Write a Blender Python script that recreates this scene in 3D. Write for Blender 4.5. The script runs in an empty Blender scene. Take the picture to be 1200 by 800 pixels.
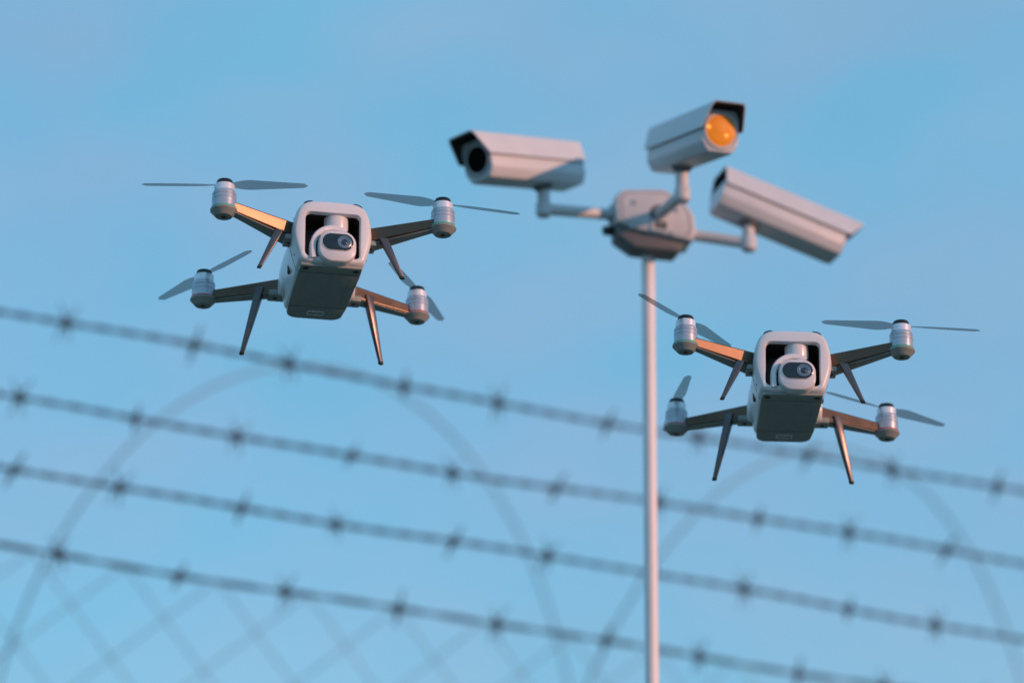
import bpy, bmesh, math, random
from mathutils import Vector, Matrix, Euler
random.seed(7)
S = bpy.context.scene
COL = S.collection
R = math.radians

# ------------------------------------------------------------------ camera
CAM_Z = 1.6
PITCH = R(15.0)
LENS = 85.0
cam_d = bpy.data.cameras.new("camera")
cam_d.lens = LENS
cam_d.sensor_width = 36.0
cam_d.clip_start = 0.05
cam_d.clip_end = 5000
cam_d.dof.use_dof = True
cam_d.dof.focus_distance = 3.86
cam_d.dof.aperture_fstop = 1.6
cam = bpy.data.objects.new("camera", cam_d)
cam.location = (0, 0, CAM_Z)
cam.rotation_euler = (math.pi / 2 + PITCH, 0, 0)
COL.objects.link(cam)
S.camera = cam

# ------------------------------------------------------------------ light
SUN_AZ = 120.0      # clockwise from +Y
SUN_EL = 12.0
W = bpy.data.worlds.new("World")
S.world = W
W.use_nodes = True
nt = W.node_tree
nt.nodes.clear()
sky = nt.nodes.new("ShaderNodeTexSky")
sky.sky_type = 'NISHITA'
sky.sun_disc = False
sky.sun_elevation = R(SUN_EL)
sky.sun_rotation = R(SUN_AZ)
sky.air_density = 1.0
sky.dust_density = 0.0
sky.ozone_density = 3.4
tc = nt.nodes.new("ShaderNodeTexCoord")
mp = nt.nodes.new("ShaderNodeMapping")
mp.inputs['Scale'].default_value = (3.2, 3.2, 6.0)
mp.inputs['Rotation'].default_value = (0.1, 0.25, 0.3)
nz = nt.nodes.new("ShaderNodeTexNoise")
nz.inputs['Scale'].default_value = 1.6
nz.inputs['Detail'].default_value = 3.5
nz.inputs['Roughness'].default_value = 0.5
rp = nt.nodes.new("ShaderNodeValToRGB")     # thin high cloud veil
rp.color_ramp.elements[0].position = 0.35
rp.color_ramp.elements[1].position = 0.72
rp.color_ramp.elements[0].color = (0.72, 0.72, 0.72, 1)
rp.color_ramp.elements[1].color = (0.92, 0.92, 0.92, 1)
mx = nt.nodes.new("ShaderNodeMix")
mx.data_type = 'RGBA'
bgd = nt.nodes.new("ShaderNodeBackground")
bgd.inputs['Strength'].default_value = 0.15
out = nt.nodes.new("ShaderNodeOutputWorld")
L = nt.links.new
nz2 = nt.nodes.new("ShaderNodeTexNoise")
nz2.inputs['Scale'].default_value = 3.4
nz2.inputs['Detail'].default_value = 3.0
vr = nt.nodes.new("ShaderNodeValToRGB")
vr.color_ramp.elements[0].position = 0.36
vr.color_ramp.elements[1].position = 0.64
vr.color_ramp.elements[0].color = (0.102, 0.274, 0.408, 1)
vr.color_ramp.elements[1].color = (0.140, 0.268, 0.392, 1)
vs = nt.nodes.new("ShaderNodeVectorMath"); vs.operation = 'SCALE'
vs.inputs['Scale'].default_value = 10.0
L(mp.outputs[0], nz2.inputs['Vector'])
L(nz2.outputs['Fac'], vr.inputs[0])
L(vr.outputs[0], vs.inputs[0])
L(vs.outputs[0], mx.inputs[7])
L(tc.outputs['Generated'], mp.inputs['Vector'])
L(mp.outputs[0], nz.inputs['Vector'])
L(nz.outputs['Fac'], rp.inputs[0])
L(sky.outputs[0], mx.inputs[6])
L(rp.outputs[0], mx.inputs[0])
L(mx.outputs[2], bgd.inputs['Color'])
L(bgd.outputs[0], out.inputs['Surface'])

sun_d = bpy.data.lights.new("sun", 'SUN')
sun_d.energy = 2.5
sun_d.angle = R(0.6)
sun_d.color = (1.0, 0.44, 0.26)
sun = bpy.data.objects.new("sun", sun_d)
sv = Vector((math.sin(R(SUN_AZ)) * math.cos(R(SUN_EL)), math.cos(R(SUN_AZ)) * math.cos(R(SUN_EL)), math.sin(R(SUN_EL))))
sun.rotation_euler = sv.to_track_quat('Z', 'Y').to_euler()
sun.location = sv * 50
COL.objects.link(sun)
S.view_settings.view_transform = 'Standard'
S.view_settings.look = 'None'
S.view_settings.gamma = 1.0
S.view_settings.use_curve_mapping = False
S.view_settings.exposure = 0.25
S.render.engine = 'CYCLES'
S.cycles.max_bounces = 8

# ------------------------------------------------------------------ helpers
FPX = 1200 * LENS / 36.0
def at(u, v, dep):
    """world point seen at (u, v) of a 1200x800 picture, dep metres along the view axis"""
    x = (u - 600) / FPX * dep
    up = (400 - v) / FPX * dep
    c, s = math.cos(PITCH), math.sin(PITCH)
    return Vector((x, dep * c - up * s, CAM_Z + dep * s + up * c))

MATS = {}
def mat(name, col, rough=0.5, metal=0.0, var=0.06, scale=40.0, bump=0.0, bscale=300.0, coat=0.0, spec=0.5, alpha=1.0, col2=None, rvar=0.12):
    m = bpy.data.materials.new(name)
    m.use_nodes = True
    t = m.node_tree
    b = t.nodes['Principled BSDF']
    b.inputs['Metallic'].default_value = metal
    b.inputs['Coat Weight'].default_value = coat
    b.inputs['Coat Roughness'].default_value = 0.15
    b.inputs['Specular IOR Level'].default_value = spec
    b.inputs['Alpha'].default_value = alpha
    co = t.nodes.new("ShaderNodeTexCoord")
    n = t.nodes.new("ShaderNodeTexNoise")
    n.inputs['Scale'].default_value = scale
    n.inputs['Detail'].default_value = 6
    n.inputs['Roughness'].default_value = 0.6
    t.links.new(co.outputs['Object'], n.inputs['Vector'])
    r = t.nodes.new("ShaderNodeValToRGB")
    r.color_ramp.elements[0].position = 0.3
    r.color_ramp.elements[1].position = 0.7
    if col2 is None:
        c1 = tuple(max(0, c * (1 - var)) for c in col)
        c2 = tuple(min(1, c * (1 + var)) for c in col)
    else:
        c1, c2 = col, col2
    r.color_ramp.elements[0].color = (*c1, 1)
    r.color_ramp.elements[1].color = (*c2, 1)
    t.links.new(n.outputs['Fac'], r.inputs[0])
    t.links.new(r.outputs[0], b.inputs['Base Color'])
    mr = t.nodes.new("ShaderNodeMapRange")
    mr.inputs['To Min'].default_value = max(0.02, rough - rvar)
    mr.inputs['To Max'].default_value = min(1, rough + rvar)
    t.links.new(n.outputs['Fac'], mr.inputs['Value'])
    t.links.new(mr.outputs[0], b.inputs['Roughness'])
    if bump > 0:
        n2 = t.nodes.new("ShaderNodeTexNoise")
        n2.inputs['Scale'].default_value = bscale
        n2.inputs['Detail'].default_value = 4
        t.links.new(co.outputs['Object'], n2.inputs['Vector'])
        bp = t.nodes.new("ShaderNodeBump")
        bp.inputs['Strength'].default_value = bump
        bp.inputs['Distance'].default_value = 0.002
        t.links.new(n2.outputs['Fac'], bp.inputs['Height'])
        t.links.new(bp.outputs[0], b.inputs['Normal'])
    MATS[name] = m
    return m

mat('shell', (0.72, 0.75, 0.78), 0.36, 0.0, 0.04, 30, 0.08, 900, coat=0.15)
mat('bay', (0.035, 0.026, 0.024), 0.5)
mat('belly', (0.26, 0.30, 0.285), 0.5, 0.0, 0.10, 45, 0.15, 1200)
mat('arm', (0.135, 0.092, 0.066), 0.36, 0.85, 0.10, 50, 0.03, 900, rvar=0.05)
mat('arm_dark', (0.03, 0.03, 0.032), 0.5)
mat('leg', (0.135, 0.125, 0.13), 0.35, 0.8, 0.08, 60)
mat('alu', (0.80, 0.83, 0.88), 0.28, 0.35, 0.05, 90)
mat('alu_dark', (0.46, 0.51, 0.57), 0.32, 0.5, 0.06, 90)
mat('black', (0.008, 0.008, 0.009), 0.35)
mat('deep_black', (0.002, 0.002, 0.003), 0.6, spec=0.04)
mat('seam', (0.22, 0.23, 0.24), 0.6)
mat('rubber', (0.02, 0.02, 0.02), 0.7)
mat('blade', (0.06, 0.08, 0.10), 0.4, 0.0, 0.05, 30, alpha=0.42)
mat('led_green', (0.05, 0.45, 0.28), 0.3)
mat('led_red', (0.5, 0.06, 0.06), 0.3)
mat('gimbal', (0.70, 0.71, 0.74), 0.3, 0.0, 0.04, 60, coat=0.2)
mat('lens_black', (0.01, 0.011, 0.016), 0.12, coat=0.6, rvar=0.03)
mat('lens_ring', (0.30, 0.32, 0.36), 0.25, 0.8, 0.05, 80)
mat('lens_glass', (0.02, 0.03, 0.06), 0.06, coat=1.0, rvar=0.02)
mat('paint', (0.60, 0.645, 0.68), 0.42, 0.0, 0.05, 14, 0.05, 120)
mat('paint_dark', (0.15, 0.16, 0.17), 0.5, 0.0, 0.08, 20)
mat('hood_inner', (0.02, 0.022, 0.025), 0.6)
mat('amber_reflection', (0.95, 0.37, 0.02), 0.42, rvar=0.05, spec=0.3)  # orange sunset reflection put into the lens colour
mat('pole', (0.80, 0.79, 0.80), 0.4, 0.0, 0.06, 12, 0.05, 60)
mat('wire', (0.018, 0.024, 0.042), 0.6, 0.1, 0.3, 25, 0.3, 250, col2=(0.04, 0.042, 0.055))
mat('galv', (0.16, 0.185, 0.20), 0.5, 0.6, 0.15, 20)
mat('grass', (0.075, 0.12, 0.10), 0.9, 0.0, 0.2, 0.6, 0.8, 12, col2=(0.125, 0.165, 0.135))

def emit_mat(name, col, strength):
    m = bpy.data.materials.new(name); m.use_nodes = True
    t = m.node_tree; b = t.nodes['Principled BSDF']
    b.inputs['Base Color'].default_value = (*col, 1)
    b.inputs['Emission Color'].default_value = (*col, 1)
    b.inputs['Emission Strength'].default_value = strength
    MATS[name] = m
emit_mat('glint_glow', (1.0, 0.50, 0.10), 1.1)  # added emission for the bright glints in the orange lens

def obj(name, vf, m, parent=None, smooth=35, bev=0.0, seg=2, loc=None):
    """one mesh object out of (verts, faces)"""
    v, f = vf
    me = bpy.data.meshes.new(name)
    bm = bmesh.new()
    bv = [bm.verts.new(p) for p in v]
    for q in f:
        try: bm.faces.new([bv[i] for i in q])
        except ValueError: pass
    bmesh.ops.recalc_face_normals(bm, faces=bm.faces)
    if bev > 0:
        es = [e for e in bm.edges if len(e.link_faces) == 2 and e.calc_face_angle(0) > R(25)]
        bmesh.ops.bevel(bm, geom=es, offset=bev, segments=seg, profile=0.5, affect='EDGES', clamp_overlap=True)
        bmesh.ops.recalc_face_normals(bm, faces=bm.faces)
    bm.to_mesh(me); bm.free()
    if smooth:
        for p in me.polygons: p.use_smooth = True
        me.set_sharp_from_angle(angle=R(smooth))
    me.materials.append(MATS[m])
    o = bpy.data.objects.new(name, me)
    COL.objects.link(o)
    if parent is not None: o.parent = parent
    if loc is not None: o.location = loc
    return o

def join(*parts):
    V, F = [], []
    for v, f in parts:
        n = len(V); V += list(v); F += [tuple(i + n for i in q) for q in f]
    return V, F

HEX = [(0,1,2,3), (7,6,5,4), (0,4,5,1), (1,5,6,2), (2,6,7,3), (3,7,4,0)]
def box(x0, x1, y0, y1, z0, z1):
    return ([(x0,y0,z0),(x1,y0,z0),(x1,y1,z0),(x0,y1,z0),(x0,y0,z1),(x1,y0,z1),(x1,y1,z1),(x0,y1,z1)], HEX)

def lathe(prof, n=32, c=(0,0,0), M=None):
    """profile of (r, z), turned about z"""
    V, F = [], []
    rings = []
    for r, z in prof:
        if r < 1e-6:
            rings.append([len(V)]); V.append((0, 0, z))
        else:
            rings.append(list(range(len(V), len(V) + n)))
            V += [(r * math.cos(2*math.pi*k/n), r * math.sin(2*math.pi*k/n), z) for k in range(n)]
    for a, b in zip(rings, rings[1:]):
        for k in range(n):
            k2 = (k + 1) % n
            if len(a) == 1 and len(b) == 1: continue
            if len(a) == 1: F.append((a[0], b[k], b[k2]))
            elif len(b) == 1: F.append((a[k2], a[k], b[0]))
            else: F.append((a[k], a[k2], b[k2], b[k]))
    if len(rings[0]) > 1: F.append(tuple(rings[0]))
    if len(rings[-1]) > 1: F.append(tuple(rings[-1]))
    if M is not None: V = [tuple(M @ Vector(p)) for p in V]
    V = [(p[0]+c[0], p[1]+c[1], p[2]+c[2]) for p in V]
    return V, F

def loft(rings, cap0=True, cap1=True):
    n = len(rings[0]); V = [p for r in rings for p in r]; F = []
    for i in range(len(rings) - 1):
        for k in range(n):
            k2 = (k + 1) % n
            F.append((i*n+k, i*n+k2, (i+1)*n+k2, (i+1)*n+k))
    if cap0: F.append(tuple(range(n)))
    if cap1: F.append(tuple(range((len(rings)-1)*n, len(rings)*n)))
    return V, F

def tube(pts, rad, n=8):
    pts = [Vector(p) for p in pts]
    rads = rad if isinstance(rad, (list, tuple)) else [rad] * len(pts)
    rings = []
    d0 = (pts[1] - pts[0]).normalized()
    u = d0.cross(Vector((0.13, 0.29, 0.95))).normalized()
    for i, p in enumerate(pts):
        d = (pts[min(i+1, len(pts)-1)] - pts[max(i-1, 0)]).normalized()
        u = (u - d * u.dot(d)).normalized()
        w = d.cross(u)
        rings.append([tuple(p + (u*math.cos(2*math.pi*k/n) + w*math.sin(2*math.pi*k/n)) * rads[i]) for k in range(n)])
    return loft(rings)

def chaikin(P, it=2):
    for _ in range(it):
        Q = []
        for i in range(len(P)):
            a, b = P[i], P[(i+1) % len(P)]
            Q.append(tuple(a[j]*.75 + b[j]*.25 for j in range(len(a))))
            Q.append(tuple(a[j]*.25 + b[j]*.75 for j in range(len(a))))
        P = Q
    return P

def rrect(w, h, r, n=6):
    """rounded rectangle outline, half sizes"""
    P = []
    for cx, cy, a0 in ((w-r, h-r, 0), (-w+r, h-r, 90), (-w+r, -h+r, 180), (w-r, -h+r, 270)):
        for k in range(n + 1):
            a = R(a0 + 90*k/n)
            P.append((cx + r*math.cos(a), cy + r*math.sin(a)))
    return P

def prism(outline, fn0, fn1):
    return loft([[fn0(p) for p in outline], [fn1(p) for p in outline]])

def empty(name, loc, rot=(0,0,0)):
    o = bpy.data.objects.new(name, None)
    o.empty_display_size = 0.05
    o.location = loc; o.rotation_euler = rot
    COL.objects.link(o)
    return o

def tag(o, label=None, cat=None, group=None, kind=None):
    if label: o['label'] = label
    if cat: o['category'] = cat
    if group: o['group'] = group
    if kind: o['kind'] = kind
    return o

def copy_tree(o, parent=None):
    c = o.copy(); COL.objects.link(c)
    if parent is not None: c.parent = parent
    for ch in list(o.children): copy_tree(ch, c)
    return c

# ------------------------------------------------------------------ ground
def ground():
    V, F = [], []
    xs = [-3000, -600, -120, -40, -12, -4, 0, 4, 12, 40, 120, 600, 3000]
    for y in xs:
        for x in xs:
            z = 0.0 if max(abs(x), abs(y)) > 100 else random.uniform(-.04, .04)
            V.append((x, y + 6, z))
    n = len(xs)
    for j in range(n - 1):
        for i in range(n - 1):
            F.append((j*n+i, j*n+i+1, (j+1)*n+i+1, (j+1)*n+i))
    tag(obj('ground', (V, F), 'grass'), kind='structure')
ground()

# ------------------------------------------------------------------ drones
def make_drone():
    d = empty('quadcopter_drone', (0, 0, 0))
    # --- shell: sections in x-z lofted along y, front towards -y
    half = [(0.0, .0465), (.024, .0462), (.0440, .0440), (.0560, .0330), (.0620, .010), (.0640, -.012), (.0605, -.030), (.0550, -.047), (.0505, -.0625)]
    ctrl = half + [(0.0, -.0630)] + [(-x, z) for x, z in reversed(half[1:])]
    sec = chaikin(ctrl, 2)
    cz = -.010
    def ring(y, sx, sz=None, dz=0.0):
        sz = sx if sz is None else sz
        return [(x*sx, y, cz + (z-cz)*sz + dz) for x, z in sec]
    # opening of the camera bay (rounded rectangle hit along each ray)
    ow, oz0, oz1, orad = .0440, -.0525, .0245, .0085
    oc, oh = (oz0+oz1)/2, (oz1-oz0)/2
    rr = rrect(ow, oh, orad, 8)
    def hit(x, z):
        a = math.atan2(z - oc, x)
        best, bd = None, 9
        for i in range(len(rr)):
            p, q = Vector(rr[i]), Vector(rr[(i+1) % len(rr)])
            dv = Vector((math.cos(a), math.sin(a)))
            e = q - p
            den = dv.x*e.y - dv.y*e.x
            if abs(den) < 1e-12: continue
            t = (p.x*e.y - p.y*e.x)/den
            s = (p.x*dv.y - p.y*dv.x)/den
            if t > 0 and -1e-6 <= s <= 1+1e-6: best = dv*t
        return best
    inner = [hit(x, z) for x, z in sec]
    def iring(y, s=1.0): return [(p.x*s, y, oc + p.y*s) for p in inner]
    rings = [iring(-.100, .985), iring(-.1085, 1.0), iring(-.1100, 1.02),
             ring(-.1105, .90, .915), ring(-.1085, .945, .955), ring(-.1045, .98, .985), ring(-.098, 1, 1),
             ring(-.07, 1, 1), ring(-.03, .955, 1.0), ring(.02, .93, 1.0), ring(.06, .955, .99), ring(.085, .955, .97),
             ring(.098, .92, .93), ring(.105, .84, .86), ring(.108, .7, .74)]
    shell = obj('body_shell', loft(rings, cap0=False), 'shell', d, smooth=50)
    obj('camera_bay', loft([iring(-.1015, 1.004), iring(-.060, .97), iring(-.052, .86)], cap0=False), 'bay', d, smooth=50)
    sr = lambda y, k: [(x*k, y, cz + (z-cz)*k) for x, z in sec]
    obj('shell_seam', loft([sr(-.0655, .99), sr(-.0655, 1.0012), sr(-.0643, 1.0012), sr(-.0643, .99)], False, False), 'seam', shell, smooth=50)
    for s in (-1, 1):
        for yy, zz in ((-.082, -.040), (-.082, .022)):
            xx = .0572 if zz < 0 else .0590
            obj('shell_screw', lathe([(.0022, -.003), (.0022, .0008), (.0012, .0002), (0, .0002)], 12, M=Matrix.Translation((s*xx, yy, zz)) @ Matrix.Rotation(R(90*s), 4, 'Y')), 'alu_dark', shell)
        M = Matrix.Translation((s*.0390, -.1040, .0400)) @ Euler((R(50), R(s*20), 0)).to_matrix().to_4x4() @ Matrix.Diagonal((1.5, 1, 1, 1))
        obj('sensor', lathe([(.0056, -.006), (.0056, .0022), (.0046, .0036), (0, .0042)], 20, M=M), 'black', shell)
        # rear hinge swelling on the flank
        obj('hinge_swelling', loft([[(s*x, y0 + .021*math.cos(a)*f, -.026 + .020*math.sin(a)*f) for a in [2*math.pi*k/20 for k in range(20)]]
             for x, f, y0 in ((.040, 1, .066), (.056, 1, .066), (.0605, .9, .067), (.0625, .66, .068))]), 'shell', shell)
        obj('vent_slot', join(*[prism([(-.0012, -.011), (.0012, -.011), (.0012, .011), (-.0012, .011)],
             lambda p, k=k: (s*.050, -.012 + .007*k + p[0] + p[1]*.35, -.030 + p[1]), lambda p, k=k: (s*.0580, -.012 + .007*k + p[0] + p[1]*.35, -.030 + p[1])) for k in range(2)]), 'black', shell)
    # --- belly: three plates with gaps
    def plate(name, y0, y1, hw0, hw1, rear=0.0, z0=-.0615, z1=-.0668):
        n = 8; P = [(-hw0, y0), (hw0, y0)]
        if rear:
            for k in range(n+1):
                a = R(90*k/n); P.append((hw1 - rear + rear*math.cos(a), y1 - rear + rear*math.sin(a)))
            for k in range(n+1):
                a = R(90 + 90*k/n); P.append((-hw1 + rear + rear*math.cos(a), y1 - rear + rear*math.sin(a)))
        else: P += [(hw1, y1), (-hw1, y1)]
        return obj(name, prism(P, lambda p: (p[0]*1.03, p[1], z0), lambda p: (p[0], p[1], z1)), 'belly', d, bev=.0009)
    fp = plate('nose_plate', -.1045, -.0780, .0478, .0490)
    for s in (-1, 1):
        obj('downward_sensor', lathe([(.0050, .001), (.0050, -.0012), (.0038, -.0016), (0, -.0006)], 16, (s*.040, -.0930, -.0665)), 'black', fp)
    bp_ = plate('battery_cover', -.0768, .0560, .0490, .0476)
    obj('panel_recess', join(box(-.036, .036, -.0655, -.0640, -.0672, -.0660), box(-.036, -.0345, -.064, .042, -.0672, -.0660), box(.0345, .036, -.064, .042, -.0672, -.0660)), 'belly', bp_)
    rp_ = plate('tail_plate', .0572, .1060, .0475, .0450, rear=.018)
    obj('plate_seam', box(-.0475, .0475, -.0781, -.0767, -.0665, -.0620), 'black', bp_)
    obj('plate_seam', box(-.0465, .0465, .0558, .0574, -.0665, -.0620), 'black', bp_)
    o1 = rrect(.0135, .0075, .002, 4); o2 = rrect(.0120, .0060, .0015, 4)
    lat = loft([[(x, .079+y, -.0662) for x, y in o1], [(x, .079+y, -.0684) for x, y in o1], [(x, .079+y, -.0684) for x, y in o2], [(x, .079+y, -.0662) for x, y in o2]], False, False)
    obj('release_latch', lat, 'alu', rp_, smooth=0)
    # --- gimbal camera
    gx = .004
    gm = obj('gimbal_mount', lathe([(.0195, .024), (.0195, .006), (.0175, -.001), (.0130, -.004), (0, -.004)], 32, (gx+.004, -.086, 0)), 'gimbal', d)
    # C-shaped yoke on the flank of the head
    Y = []
    for k in range(15):
        t = k/14; a = R(60 + 125*t)
        Y.append((gx + .0355*math.cos(a), -.0985, -.0345 + .0355*math.sin(a)))
    Y.append((gx-.0355, -.1005, -.047)); Y.append((gx-.0345, -.1005, -.057))
    rg = []
    for i, p in enumerate(Y):
        t = i/(len(Y)-1); w = .0055 + .0100*min(1, t*1.5); th = .0048
        q = Vector(Y[min(i+1, len(Y)-1)]) - Vector(Y[max(i-1, 0)]); q.normalize()
        nrm = Vector((q.z, 0, -q.x))
        rg.append([tuple(Vector(p) + nrm*(th*cx) + Vector((0, w*cy, 0))) for cx, cy in ((1,-.8),(1,.8),(.6,1),(-.6,1),(-1,.8),(-1,-.8),(-.6,-1),(.6,-1))])
    obj('gimbal_yoke', loft(rg), 'gimbal', d, smooth=50)
    hc = Vector((gx+.002, -.1000, -.0380))
    ho = rrect(.0300, .0268, .0215, 9)
    hr = lambda k, y: [(hc.x + x*k, hc.y + y, hc.z + z*k) for x, z in ho]
    head = obj('camera_head', loft([hr(.915, -.0235), hr(.955, -.0226), hr(.985, -.0202), hr(1, -.0165), hr(1, .012), hr(.97, .018), hr(.86, .022)]), 'gimbal', d, smooth=40)
    fy = hc.y - .0235
    # pill-shaped glass plate
    P = rrect(.0245, .0140, .01399, 10)
    lp = lambda s, y: [(hc.x + x*s, y, hc.z + .0062 + z*s) for x, z in P]
    obj('lens_plate', loft([lp(1, fy+.006), lp(1, fy-.0008), lp(.955, fy-.0016)]), 'lens_black', head, smooth=40)
    obj('plate_bezel', loft([lp(1.10, fy+.006), lp(1.10, fy+.0002), lp(1.03, fy-.0012), lp(1.005, fy-.0012), lp(1.005, fy+.006)], False, False), 'gimbal', head, smooth=40)
    Mx = Matrix.Rotation(R(90), 4, 'X')
    lc = (hc.x + .0102, fy - .0012, hc.z + .0062)
    obj('lens_barrel', lathe([(0.0111, -.001), (0.0111, .0016), (0.0102, .0019), (0.0095, .0012), (0.0084, .0012), (0.0081, .0017), (0.0075, .0017), (0.0071, .0006), (0.0059, .0004), (0.0056, .0011), (0.0052, .0011), (0.0047, .0001)], 36, lc, Mx), 'lens_ring', head)
    obj('lens_glass', lathe([(0.0050, .0001), (0.0041, .0010), (0.0025, .0016), (0, .0019)], 28, lc, Mx), 'lens_glass', head)
    # --- arms, motors, propellers, legs
    def hexa(a, b): return (a + b, HEX)
    for s in (-1, 1):
        for rear in (0, 1):
            if not rear:
                A = [(.050, -.0805, -.0105), (.050, -.036, -.0105), (.050, -.038, .0125), (.050, -.0845, .0125)]
                B = [(.1600, -.1310, .0030), (.1600, -.1095, .0030), (.1600, -.1115, .0190), (.1600, -.1335, .0190)]
                mx_, my, zt, zb = .1742, -.1217, .0573, -.0041
                lr, lt = Vector((.0850, -.0920, -.0090)), Vector((.1128, -.0958, -.0714))
                hb, ang = box(.0520, .0735, -.0900, -.0560, -.0165, -.0080), 0
            else:
                A = [(.046, .074, -.0320), (.046, .110, -.0320), (.046, .108, -.0080), (.046, .076, -.0080)]
                B = [(.1640, .1180, -.0375), (.1640, .1385, -.0375), (.1640, .1375, -.0215), (.1640, .1190, -.0215)]
                mx_, my, zt, zb = .1790, .1302, .0134, -.0480
                lr, lt = Vector((.0905, .0940, -.0300)), Vector((.1147, .1094, -.1346))
                hb = box(.0500, .0765, .0800, .1080, -.0400, -.0300)
            fl = lambda P: [(s*x, y, z) for x, y, z in P]
            arm = obj('arm', hexa(fl(A), fl(B)), 'arm', d, bev=.0022, seg=3, smooth=0)
            lo_ = [Vector(A[0])+Vector((.006,.003,0)), Vector(A[1])+Vector((.006,-.003,0)), Vector(B[1])+Vector((-.003,-.002,0)), Vector(B[0])+Vector((-.003,.002,0))]
            obj('arm_underside', (fl([tuple(p + Vector((0, 0, -.0012))) for p in lo_]) + fl([tuple(p + Vector((0, 0, .003))) for p in lo_]), HEX), 'belly', arm, bev=.0005)
            obj('hinge_block', (fl(hb[0]), hb[1]), 'belly', arm, bev=.0015)
            bx0 = (hb[0][0][0] + hb[0][1][0])/2 + .002; by0 = (hb[0][0][1] + hb[0][2][1])/2
            obj('hinge_pin', lathe([(.0036, .002), (.0036, -.0006), (.0026, -.0010), (0, -.0004)], 16, (s*bx0, by0, hb[0][0][2])), 'black', arm)
            c = (s*mx_, my, 0)
            h0 = zb
            motor = obj('motor', lathe([(0, h0+.020), (.0178, h0+.020), (.0185, h0+.0140), (.0190, h0+.0150), (.0192, h0+.0270), (.01885, h0+.0275), (.01885, h0+.0281), (.0192, h0+.0286), (.0190, h0+.0345), (.01865, h0+.0350), (.0190, h0+.0356), (.0189, h0+.0395), (.0168, h0+.0432), (.0158, h0+.0434)], 40, c), 'alu_dark', d, smooth=22)
            obj('motor_cap', lathe([(.0155, h0+.0425), (.0162, h0+.0432), (.0162, h0+.0538), (.0154, h0+.0546), (0, h0+.0546)], 40, c), 'alu', motor, smooth=22)
            obj('status_ring', lathe([(.0188, h0+.0125), (.0202, h0+.0128), (.0202, h0+.0148), (.0188, h0+.0152)], 40, c), 'led_red' if rear else 'led_green', motor)
            obj('motor_base', lathe([(.0120, h0+.0002), (.0132, h0+.0006), (.0212, h0+.0095), (.0216, h0+.0108), (.0210, h0+.0124), (.0150, h0+.0128)], 40, c), 'belly', motor, smooth=20)
            obj('drain_hole', lathe([(.0040, h0+.0010), (.0040, h0-.0004), (.0030, h0-.0006), (0, h0+.0001)], 16, c), 'black', motor)
            # propeller: hub and two blades
            pr = obj('propeller', lathe([(.0122, -.0030), (.0132, -.0022), (.0132, .0032), (.0120, .0060), (.0084, .0074), (0, .0078)], 32), 'black', d, loc=(s*mx_, my, zt-.0050))
            pr.rotation_euler = (0, 0, R(PROP[(s, rear)]))
            for b_ in (0, 1):
                V, F = [], []
                N = 22
                sg_ = -s if rear else s
                for i in range(N+1):
                    t = i/N; r_ = .008 + .122*t
                    ch = (.007 + .020*math.sin(min(1, t*3.2)*math.pi/2)) * (1 - .55*t) if t < .93 else (.027*(1-.55*t))*math.sqrt(max(.02, 1-((t-.93)/.07)**2))
                    tw = R(20 - 13*t)*sg_
                    for q, zz in ((-.55, 0), (-.2, .0009), (.2, .0008), (.45, 0), (.2, -.0004), (-.2, -.0004)):
                        y = q*ch; z = zz*(1-.5*t)
                        V.append((r_, y*math.cos(tw) - z*math.sin(tw) + .004*t*sg_, y*math.sin(tw) + z*math.cos(tw) - .001))
                for i in range(N):
                    for k in range(6):
                        F.append((i*6+k, i*6+(k+1) % 6, (i+1)*6+(k+1) % 6, (i+1)*6+k))
                F += [tuple(range(6)), tuple(range(N*6, N*6+6))]
                bo = obj('blade', (V, F), 'blade', pr, smooth=50)
                bo.rotation_euler = (0, 0, math.pi*b_)
            # landing leg: tapered blade with a little foot
            dirv = (lt - lr); up_ = lr - dirv*.06
            ra, rb, rt_ = .0078, .0036, .0062
            lcs, lsn = math.cos(R(25*rear)), math.sin(R(25*rear))
            def sq(c_, w, t_): return [(s*(c_.x + (a*lcs - b*lsn)*w), c_.y + (a*lsn + b*lcs)*w, c_.z) for a, b in ((-.9, -.8), (.9, -.8), (.9, .8), (-.9, .8))]
            leg = obj('landing_leg', loft([sq(up_, ra, .0080), sq(lr + dirv*.25, ra*.86, .0068), sq(lt, rb, .0040)]), 'leg', d, bev=.0012, smooth=30)
            tip = lt + dirv.normalized()*.0030
            obj('foot', loft([sq(lt - dirv.normalized()*.0015, rb*1.12, .0045), sq(tip, rb*1.0, .0041)]), 'rubber', leg, bev=.0006)
    return d

PROP = {(-1, 0): 172, (1, 0): 4, (-1, 1): 118, (1, 1): 62}
drone = make_drone()
drone.location = (-0.3065, 3.7499, 2.7484)
drone.rotation_euler = (R(-7.72), R(0.98), R(12.54))
tag(drone, 'white and grey quadcopter drone banking, hovering left of the camera pole', 'drone', 'drones hovering by the fence')
drone2 = copy_tree(drone)
drone2.location = (0.4579, 3.9001, 2.5761)
drone2.rotation_euler = (R(-8.4), R(1.84), R(-1.69))
tag(drone2, 'white and grey quadcopter drone hovering level, right of the camera pole', 'drone', 'drones hovering by the fence')
for ch, a in zip([c for c in drone2.children if c.name.startswith('propeller')], (55, 95, 3, 35)):
    ch.rotation_euler = (0, 0, R(a))

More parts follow.
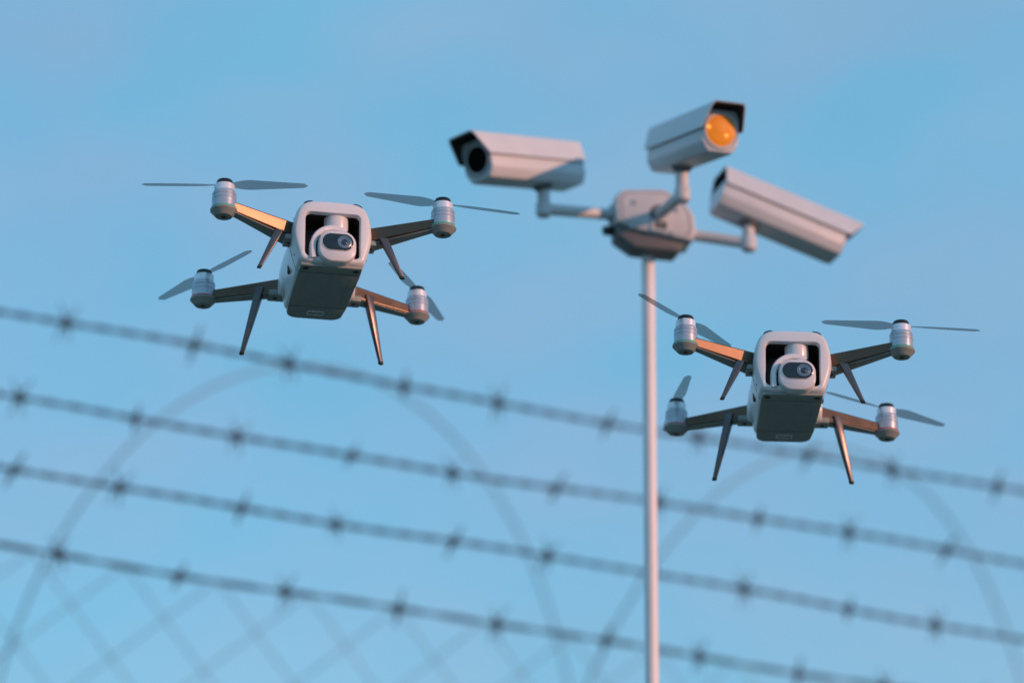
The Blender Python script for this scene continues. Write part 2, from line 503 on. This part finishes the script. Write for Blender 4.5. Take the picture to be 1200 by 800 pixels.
# ------------------------------------------------------------------ camera pole
DP = 4.82           # depth of the pole head along the view axis
hub_c = at(763, 262, DP)
pole_root = empty('camera_pole', (0, 0, 0))
tag(pole_root, 'slim pale metal pole carrying a grey junction box and three cameras', 'pole')
pb = at(769, 800, DP)
ptop = at(759.5, 288, DP); ptop.y = hub_c.y + .012
pole_lean = Vector((ptop.x + .004, hub_c.y + .012, 0))
pl = obj('pole', tube([Vector((ptop.x - .018, ptop.y, -.05)), ptop + Vector((0, 0, .02))], .0130, 28), 'pole', pole_root)
HM = Matrix.Translation(hub_c) @ Euler((0, R(7.5), R(6))).to_matrix().to_4x4()
hs, hk = math.sin(R(7.5)), math.cos(R(7.5))
def hub_outline(sc=1.0):
    P = []
    for x, z in ((-47, 22), (-38, 31), (10, 33), (34, 21), (46, 2), (48, -20), (43, -29), (-20, -17), (-46, -7)):
        x, z = x*.0017*sc, z*.0017*sc
        P.append((x*hk - z*hs, x*hs + z*hk))
    return P
hp = lambda sc, y, dz=0: [tuple(HM @ Vector((x, y, z + dz))) for x, z in hub_outline(sc)]
jb = obj('junction_box', loft([hp(.97, -.052), hp(1.0, -.048), hp(1.0, .034), hp(.95, .040)]), 'paint', pole_root, bev=.003, seg=2, smooth=40)
bo_ = [(-46, -6), (-45, -22), (-24, -37), (27, -41), (40, -27)]
def underside_ring(y, k=1.0):
    P = []
    for x, z in bo_:
        x, z = x*.0017*k, z*.0017*k
        P.append(tuple(HM @ Vector((x*hk - z*hs, y, x*hs + z*hk))))
    return P
obj('shaded_underside', loft([underside_ring(-.040, .96), underside_ring(-.034), underside_ring(.030)]), 'paint_dark', jb, bev=.003)  # underside of the box, its shade put into the dark colour
sm_ = lambda k, y: [tuple(HM @ Vector((x, y, z + .002))) for x, z in hub_outline(k)]
obj('lid_seam', loft([sm_(.86, -.0505), sm_(.86, -.0526), sm_(.84, -.0526), sm_(.84, -.0505)], False, False), 'paint_dark', jb, smooth=0)
def hubbox(x0, x1, y0, y1, z0, z1):
    v, f = box(x0, x1, y0, y1, z0, z1)
    return [tuple(HM @ Vector(p)) for p in v], f
ol = rrect(.017, .012, .004, 4); il = rrect(.0125, .0080, .003, 4)
fr = lambda P, y: [tuple(HM @ Vector((.012 + x, y - .002, -.020 + z))) for x, z in P]
obj('cover_frame', loft([fr(ol, -.046), fr(ol, -.0545), fr(il, -.0545), fr(il, -.046)], False, False), 'paint', jb, smooth=30)
obj('cover_slot', loft([fr(il, -.049), fr(il, -.0515)]), 'paint_dark', jb)
obj('cable_gland', tube([HM @ Vector((-.072, -.010, -.030)), HM @ Vector((-.093, -.018, -.036))], [.011, .0095], 16), 'hood_inner', jb)
for x, z in ((-.045, .02), (-.045, -.03), (.040, .018), (.036, -.031)):
    obj('screw', lathe([(.0055, 0), (.0055, .003), (.0035, .005), (0, .005)], 12, M=HM @ Matrix.Translation((x, -.0495, z)) @ Matrix.Rotation(R(90), 4, 'X')), 'alu_dark', jb)

# ------------------------------------------------------------------ security cameras
def make_cctv(lens_mat, lf=.175, lr=.09):
    """front towards -y, mount socket at the origin below the housing"""
    c = empty('security_camera', (0, 0, 0))
    zc = .052                                  # housing mid height above the mount
    yf, yr = -lf, lr
    P = [(-.0255, -.0450), (.0255, -.0450), (.0372, -.0260), (.0370, .012), (-.0370, .012), (-.0372, -.0260)]
    sec = lambda y, s=1.0: [(x*s, y, zc + z*s) for x, z in P]
    h = obj('housing', loft([sec(yf, .99), sec(yr, 1.0)]), 'paint', c, bev=.003, smooth=35)
    # sunshield: folded sheet, raked at the front
    prof = [(-.0425, -.002), (-.0400, .010), (-.0330, .040), (-.0280, .0450), (.0280, .0450), (.0330, .040), (.0400, .010), (.0425, -.002)]
    def rake(z, y): return y - .030*(z + .002)/.047
    def inn(p, k=.0022):
        return (p[0]*(1 - k/.041), p[1] - (k if p[1] > .02 else 0))
    outer0 = [(x, rake(z, yf - .012), zc + z) for x, z in prof]; outer1 = [(x, yr + .005 + .006*(z+.002)/.047, zc + z) for x, z in prof]
    ip = [inn(p) for p in prof]
    in0 = [(x, rake(z, yf - .012), zc + z) for x, z in ip]; in1 = [(x, yr + .005 + .006*(z+.002)/.047, zc + z) for x, z in ip]
    n = len(prof)
    V = outer0 + outer1 + in0 + in1; F = []
    for k in range(n-1):
        F.append((k, k+1, n+k+1, n+k))
    F += [(k, k+1, 2*n+k+1, 2*n+k) for k in range(n-1)] + [(n+k, n+k+1, 3*n+k+1, 3*n+k) for k in range(n-1)]
    F += [(0, n, 3*n, 2*n), (n-1, 2*n-1, 4*n-1, 3*n-1)]
    sh = obj('sunshield', (V, F), 'paint', c, smooth=30)
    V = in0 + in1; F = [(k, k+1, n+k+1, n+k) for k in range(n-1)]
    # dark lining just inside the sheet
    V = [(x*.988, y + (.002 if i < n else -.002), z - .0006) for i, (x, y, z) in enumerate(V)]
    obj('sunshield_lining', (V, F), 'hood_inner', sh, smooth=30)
    # rear closing plate of the shield
    obj('rear_plate', loft([[(x*.95, yr - .001, zc + z*.95) for x, z in P], [(x*.95, yr + .006, zc + z*.95) for x, z in P]]), 'paint', c, bev=.002)
    # front plate with lens opening
    Pf = [(-.0245, -.0435), (.0245, -.0435), (.0358, -.0250), (.0360, .018), (.0290, .036), (-.0290, .036), (-.0360, .018), (-.0358, -.0250)]
    fp = obj('front_plate', loft([[(x, yf + .002, zc + z) for x, z in Pf], [(x, yf - .005, zc + z) for x, z in Pf]]), 'paint', c, bev=.0018)
    Mx = Matrix.Rotation(R(90), 4, 'X')
    lc = (0, yf - .005, zc - .003)
    if lens_mat == 'amber_reflection':
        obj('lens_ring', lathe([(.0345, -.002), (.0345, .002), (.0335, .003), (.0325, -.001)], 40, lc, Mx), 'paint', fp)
        obj('lens_glass', lathe([(.0326, -.001), (.0270, .0008), (.0150, .0018), (0, .0022)], 40, lc, Mx), 'amber_reflection', fp)
        obj('inner_lens', lathe([(.0130, .0010), (.0130, .0020), (.0100, .0024), (0, .0026)], 24, (lc[0] - .004, lc[1], lc[2] + .002), Mx), 'amber_reflection', fp)
        for x, z in ((-.026, .004), (.010, -.009)):  # two glowing dots added as glints on the glass, no lamps
            obj('lens_glint', lathe([(.0026, .0010), (.0026, .0040), (.0016, .0050), (0, .0054)], 14, (lc[0] + x, lc[1], lc[2] + z), Mx), 'glint_glow', fp)
    else:
        obj('lens_ring', lathe([(.0325, -.002), (.0325, .002), (.0312, .003), (.0300, .0015), (.0290, -.0015)], 40, lc, Mx), 'paint_dark', fp)
        obj('lens_glass', lathe([(.0295, -.0005), (.0220, .0006), (.0100, .0012), (0, .0014)], 40, lc, Mx), 'deep_black', fp)
    # mounting foot
    obj('mount_foot', lathe([(.0210, .0110), (.0210, .0050), (.0170, .0010), (.0135, -.004)], 28), 'paint_dark', c)
    return c

def bracket(c, mount, elbow, root):
    """post below the mount and arm back to the box, in world space, as parts of the camera"""
    Mi = (Matrix.Translation(c.location) @ c.rotation_euler.to_matrix().to_4x4()).inverted()
    q = lambda p: tuple(Mi @ p)
    po = obj('bracket_post', tube([q(mount + Vector((0, 0, .004))), q(elbow - Vector((0, 0, .010)))], .0125, 20), 'paint', c)
    ax = (root - elbow).normalized()
    obj('bracket_arm', tube([q(elbow), q(root)], [.0115, .0115], 20), 'paint', c)
    v, f = lathe([(0, -.016), (.0115, -.016), (.0155, -.011), (.0155, .009), (.0125, .014)], 20)
    Mt = Mi @ Matrix.Translation(elbow)
    obj('bracket_elbow', ([tuple(Mt @ Vector(p)) for p in v], f), 'paint', c)
    v, f = lathe([(.021, -.010), (.021, .002), (.017, .005)], 20)
    Mt = Mi @ Matrix.Translation(root) @ (-ax).to_track_quat('Z', 'Y').to_matrix().to_4x4()
    obj('bracket_flange', ([tuple(Mt @ Vector(p)) for p in v], f), 'paint_dark', c)

def cctv(label, lens_mat, mount_px, dep, yaw, tilt, elbow_px, edep, root_local, roll=0.0, lf=.175, lr=.09):
    c = make_cctv(lens_mat, lf, lr)
    m = at(*mount_px, dep)
    c.location = m
    # yaw: direction the front looks, degrees clockwise from 'towards the viewer' seen from above
    c.rotation_euler = Euler((R(tilt), R(roll), R(yaw)), 'XYZ')
    e = at(*elbow_px, edep)
    e.x, e.y = m.x, m.y
    bracket(c, m, e, HM @ Vector(root_local))
    tag(c, label, 'camera', 'security cameras on the pole')
    return c

cctv('pale box security camera with black round lens, pointing left', 'lens_black', (637, 222), 4.74, -43, 11, (637, 247), 4.74, (-.078, -.005, .004), roll=-5, lf=.176, lr=.092)
cctv('pale box security camera with orange reflection painted into its lens, topmost on the pole', 'amber_reflection', (799, 200), 4.62, 19, 10, (801, 230), 4.62, (.008, -.048, .004))
cctv('pale box security camera seen side-on, its nose tilted down to the right', 'lens_black', (877, 266), 4.80, 110, 18, (874, 287), 4.80, (.080, .000, -.010), roll=10, lf=.188, lr=.072)

# ------------------------------------------------------------------ barbed wires
def wob(x, k):
    return Vector((0, .010*math.sin(x*1.7 + k*1.3), .0075*math.sin(x*1.1 + k*2.1) + .0045*math.sin(x*2.9 + k) + .002*math.sin(x*7.3 + 3*k)))

def helix_pair(a, b, rad, hel, pitch, seg=8, n=6, k=0):
    d = b - a; Ln = d.length; d.normalize()
    u = d.cross(Vector((0, 0, 1))).normalized(); w = d.cross(u)
    N = int(Ln/pitch*seg)
    out_ = []
    for ph in (0, math.pi):
        pts = []
        for i in range(N+1):
            t = i/N; th = 2*math.pi*t*Ln/pitch + ph
            pts.append(a + d*(Ln*t) + (u*math.cos(th) + w*math.sin(th))*hel + wob(Ln*t, k))
        out_.append(tube(pts, rad, n))
    return join(*out_)

def barb_mesh(kind):
    """barb wound twice round a line along local x, tines up and down"""
    pts = []
    a = .015 if kind == 0 else .006
    def pt(x, y, z): return Vector((x, y, z))
    p1 = [pt(-.006 - a*.5, -.004, -.048), pt(-.006, -.0085, -.010)]
    for k in range(13):
        th = -math.pi/2 + 2*math.pi*k/12*1.5 - .6
        p1.append(pt(-.006 + .012*k/12, .0105*math.cos(th), .0105*math.sin(th)))
    p1 += [pt(.007, .006, .012), pt(.006 + a*1.3, .003, .046)]
    p2 = [Vector((-p.x + .004, -p.y, p.z*.92)) for p in p1]
    if kind == 1: p2 = [Vector((-p.x*.6 + .003, -p.y, -p.z*.85)) for p in p1]
    rr_ = lambda n: [.0012, .0036] + [.0050]*(n-4) + [.0036, .0012]
    p1 = [p*1.2 for p in p1]; p2 = [p*1.2 for p in p2]
    return join(tube(p1, rr_(len(p1)), 6), tube(p2, rr_(len(p2)), 6))

WIRES = [((0, 368), (1200, 575), 82, 'topmost of four barbed wires, passing just under the drones'),
         ((0, 462), (1200, 662), 18, 'second barbed wire from the top of the fence'),
         ((0, 549), (1200, 747), 20, 'third barbed wire from the top of the fence'),
         ((0, 639), (1200, 826), 72, 'lowest of four barbed wires, just above the chain-link mesh')]
D0, D1 = 6.60, 7.40
EXT = 2.3
barb_me = {}
# phase: which kind comes first on each wire (0 = crossed tines, 1 = upright)
FIRST = [0, 0, 1, 0]
GAPS = [(.334, .288)]*4
for wi, (p0, p1, bx, lab) in enumerate(WIRES):
    A = at(*p0, D0); B = at(*p1, D1)
    d = (B - A); ln = d.length; d = d.normalized()
    A2, B2 = A - d*EXT, B + d*EXT
    root = empty('barbed_wire', A2)
    tag(root, lab, 'barbed wire', 'barbed wires above the fence')
    pitch = .145 if wi < 3 else .32
    st = obj('twisted_strand', helix_pair(Vector((0, 0, 0)), B2 - A2, .0038, .0044, pitch, 10, 6, wi), 'wire', root, smooth=60)
    # first barb: find distance along the wire whose picture x is bx
    def px(t):
        p = A + d*t - Vector((0, 0, CAM_Z)); dep = p.y*math.cos(PITCH) + p.z*math.sin(PITCH)
        return 600 + FPX*p.x/dep
    lo, hi = -1.0, 3.5
    for _ in range(50):
        mid = (lo+hi)/2
        if px(mid) < bx: lo = mid
        else: hi = mid
    t = lo; kind = FIRST[wi]
    g = GAPS[wi]
    pos = []
    tt, kk = t, kind
    while tt < ln + EXT - .05:
        pos.append((tt, kk)); tt += g[kk]; kk = 1-kk
    tt, kk = t, kind
    while True:
        kk = 1-kk; tt -= g[kk]
        if tt < -EXT + .05: break
        pos.append((tt, kk))
    rot = d.to_track_quat('X', 'Z').to_euler()
    for tt, kk in sorted(pos):
        if kk not in barb_me:
            o = obj('barb', barb_mesh(kk), 'wire', root, smooth=60); barb_me[kk] = o.data
        else:
            o = bpy.data.objects.new('barb', barb_me[kk]); COL.objects.link(o); o.parent = root
        tj = tt + random.uniform(-.014, .014)
        o.location = (A + d*tj) - A2 + wob(tj + EXT, wi)
        o.rotation_euler = (rot.x + random.uniform(-.5, .5), rot.y + random.uniform(-.18, .18), rot.z)

# ------------------------------------------------------------------ coil of wire behind
COIL_D = 8.4
mpp = COIL_D/FPX
COILP = (424, 440, 146, 45, 330, 76, 612, 100)
cr, su, fw = Vector((1, 0, 0)), Vector((0, -math.sin(PITCH), math.cos(PITCH))), Vector((0, math.cos(PITCH), math.sin(PITCH)))
CX, CY, CA, CB, CC, CD, PX, PY = COILP
axis = (cr*PX - su*PY)*mpp + fw*.30
c0 = at(CX - CB, CY + CC, COIL_D)
U = (cr*CB + su*CC)*mpp
Vv = (cr*CA - su*CD + fw*190)*mpp
pts = []
N = 60
for i in range(-int(N*.56), int(N*2.56)):
    th = 2*math.pi*i/N
    pts.append(c0 + axis*(i/N) + U*math.cos(th) + Vv*math.sin(th))
coil = obj('wire_coil', tube(pts, .0042, 7), 'galv', None, smooth=60)
tag(coil, 'wide loops of coiled wire strung behind the barbed wires', 'wire coil')

# ------------------------------------------------------------------ chain-link fence
FD0, FD1 = 7.7, 8.5
FA, FB = at(0, 640, FD0), at(1200, 827, FD1)
fx = (FB - FA); fl_ = fx.length; fx.normalize()
fz = (Vector((0, 0, 1)) - fx*fx.z).normalized()
fn = fx.cross(fz)
fence = empty('chain_link_fence', FA)
tag(fence, 'chain-link mesh of large diamonds below the barbed wires', 'fence')
X0, X1, Z0 = -2.6, fl_ + 2.6, -2.15
pitch = .30
for sgn in (1, -1):
    k = -12
    while k < 48:
        xs = X0 + pitch*k
        # point on the top edge, going down with slope sgn
        a = Vector((xs, 0)); ln = -Z0
        x_end = xs + sgn*ln
        ta, tb = 0.0, 1.0
        # clip to [X0, X1]
        for lim, s_ in ((X0, 1), (X1, -1)):
            fa, fb = (xs - lim)*s_, (x_end - lim)*s_
            if fa < 0 and fb < 0: ta, tb = 1, 0
            elif fa < 0: ta = max(ta, fa/(fa-fb))
            elif fb < 0: tb = min(tb, fa/(fa-fb))
        k += 1
        if tb - ta < .04: continue
        P = []
        n = max(2, int((tb-ta)*ln/pitch*4))
        for i in range(n+1):
            t = ta + (tb-ta)*i/n
            off = .005*math.sin(t*ln/pitch*2*math.pi)*sgn
            P.append(fx*(xs + sgn*ln*t) + fz*(-ln*t) + fn*(off + .004*sgn))
        obj('mesh_wire', tube(P, .0022, 6), 'galv', fence, smooth=60)

# posts carrying mesh and wires, one beyond each end of the picture
for xp in (X0 + .02, X1 - .02):
    base = fx*xp
    g = Vector((base.x, base.y, -FA.z - .3))
    top = base + Vector((0, 0, .12))
    obj('post', tube([g, top], .032, 20), 'galv', fence, smooth=60)
    obj('post_cap', lathe([(.036, -.03), (.036, 0), (.028, .014), (0, .02)], 20, tuple(top)), 'galv', fence)
    # bracket arm leaning forward to the four wires
    e = []
    for wi, (p0, p1, bx, lab) in enumerate(WIRES):
        A = at(*p0, D0); B = at(*p1, D1); d = (B - A).normalized()
        e.append((A - d*EXT if xp < 0 else B + d*EXT) - FA)
    obj('outrigger', tube([top - Vector((0, 0, .1)), e[3] - Vector((0, 0, .04)), e[0] + Vector((0, 0, .06))], .016, 12), 'galv', fence, smooth=30)
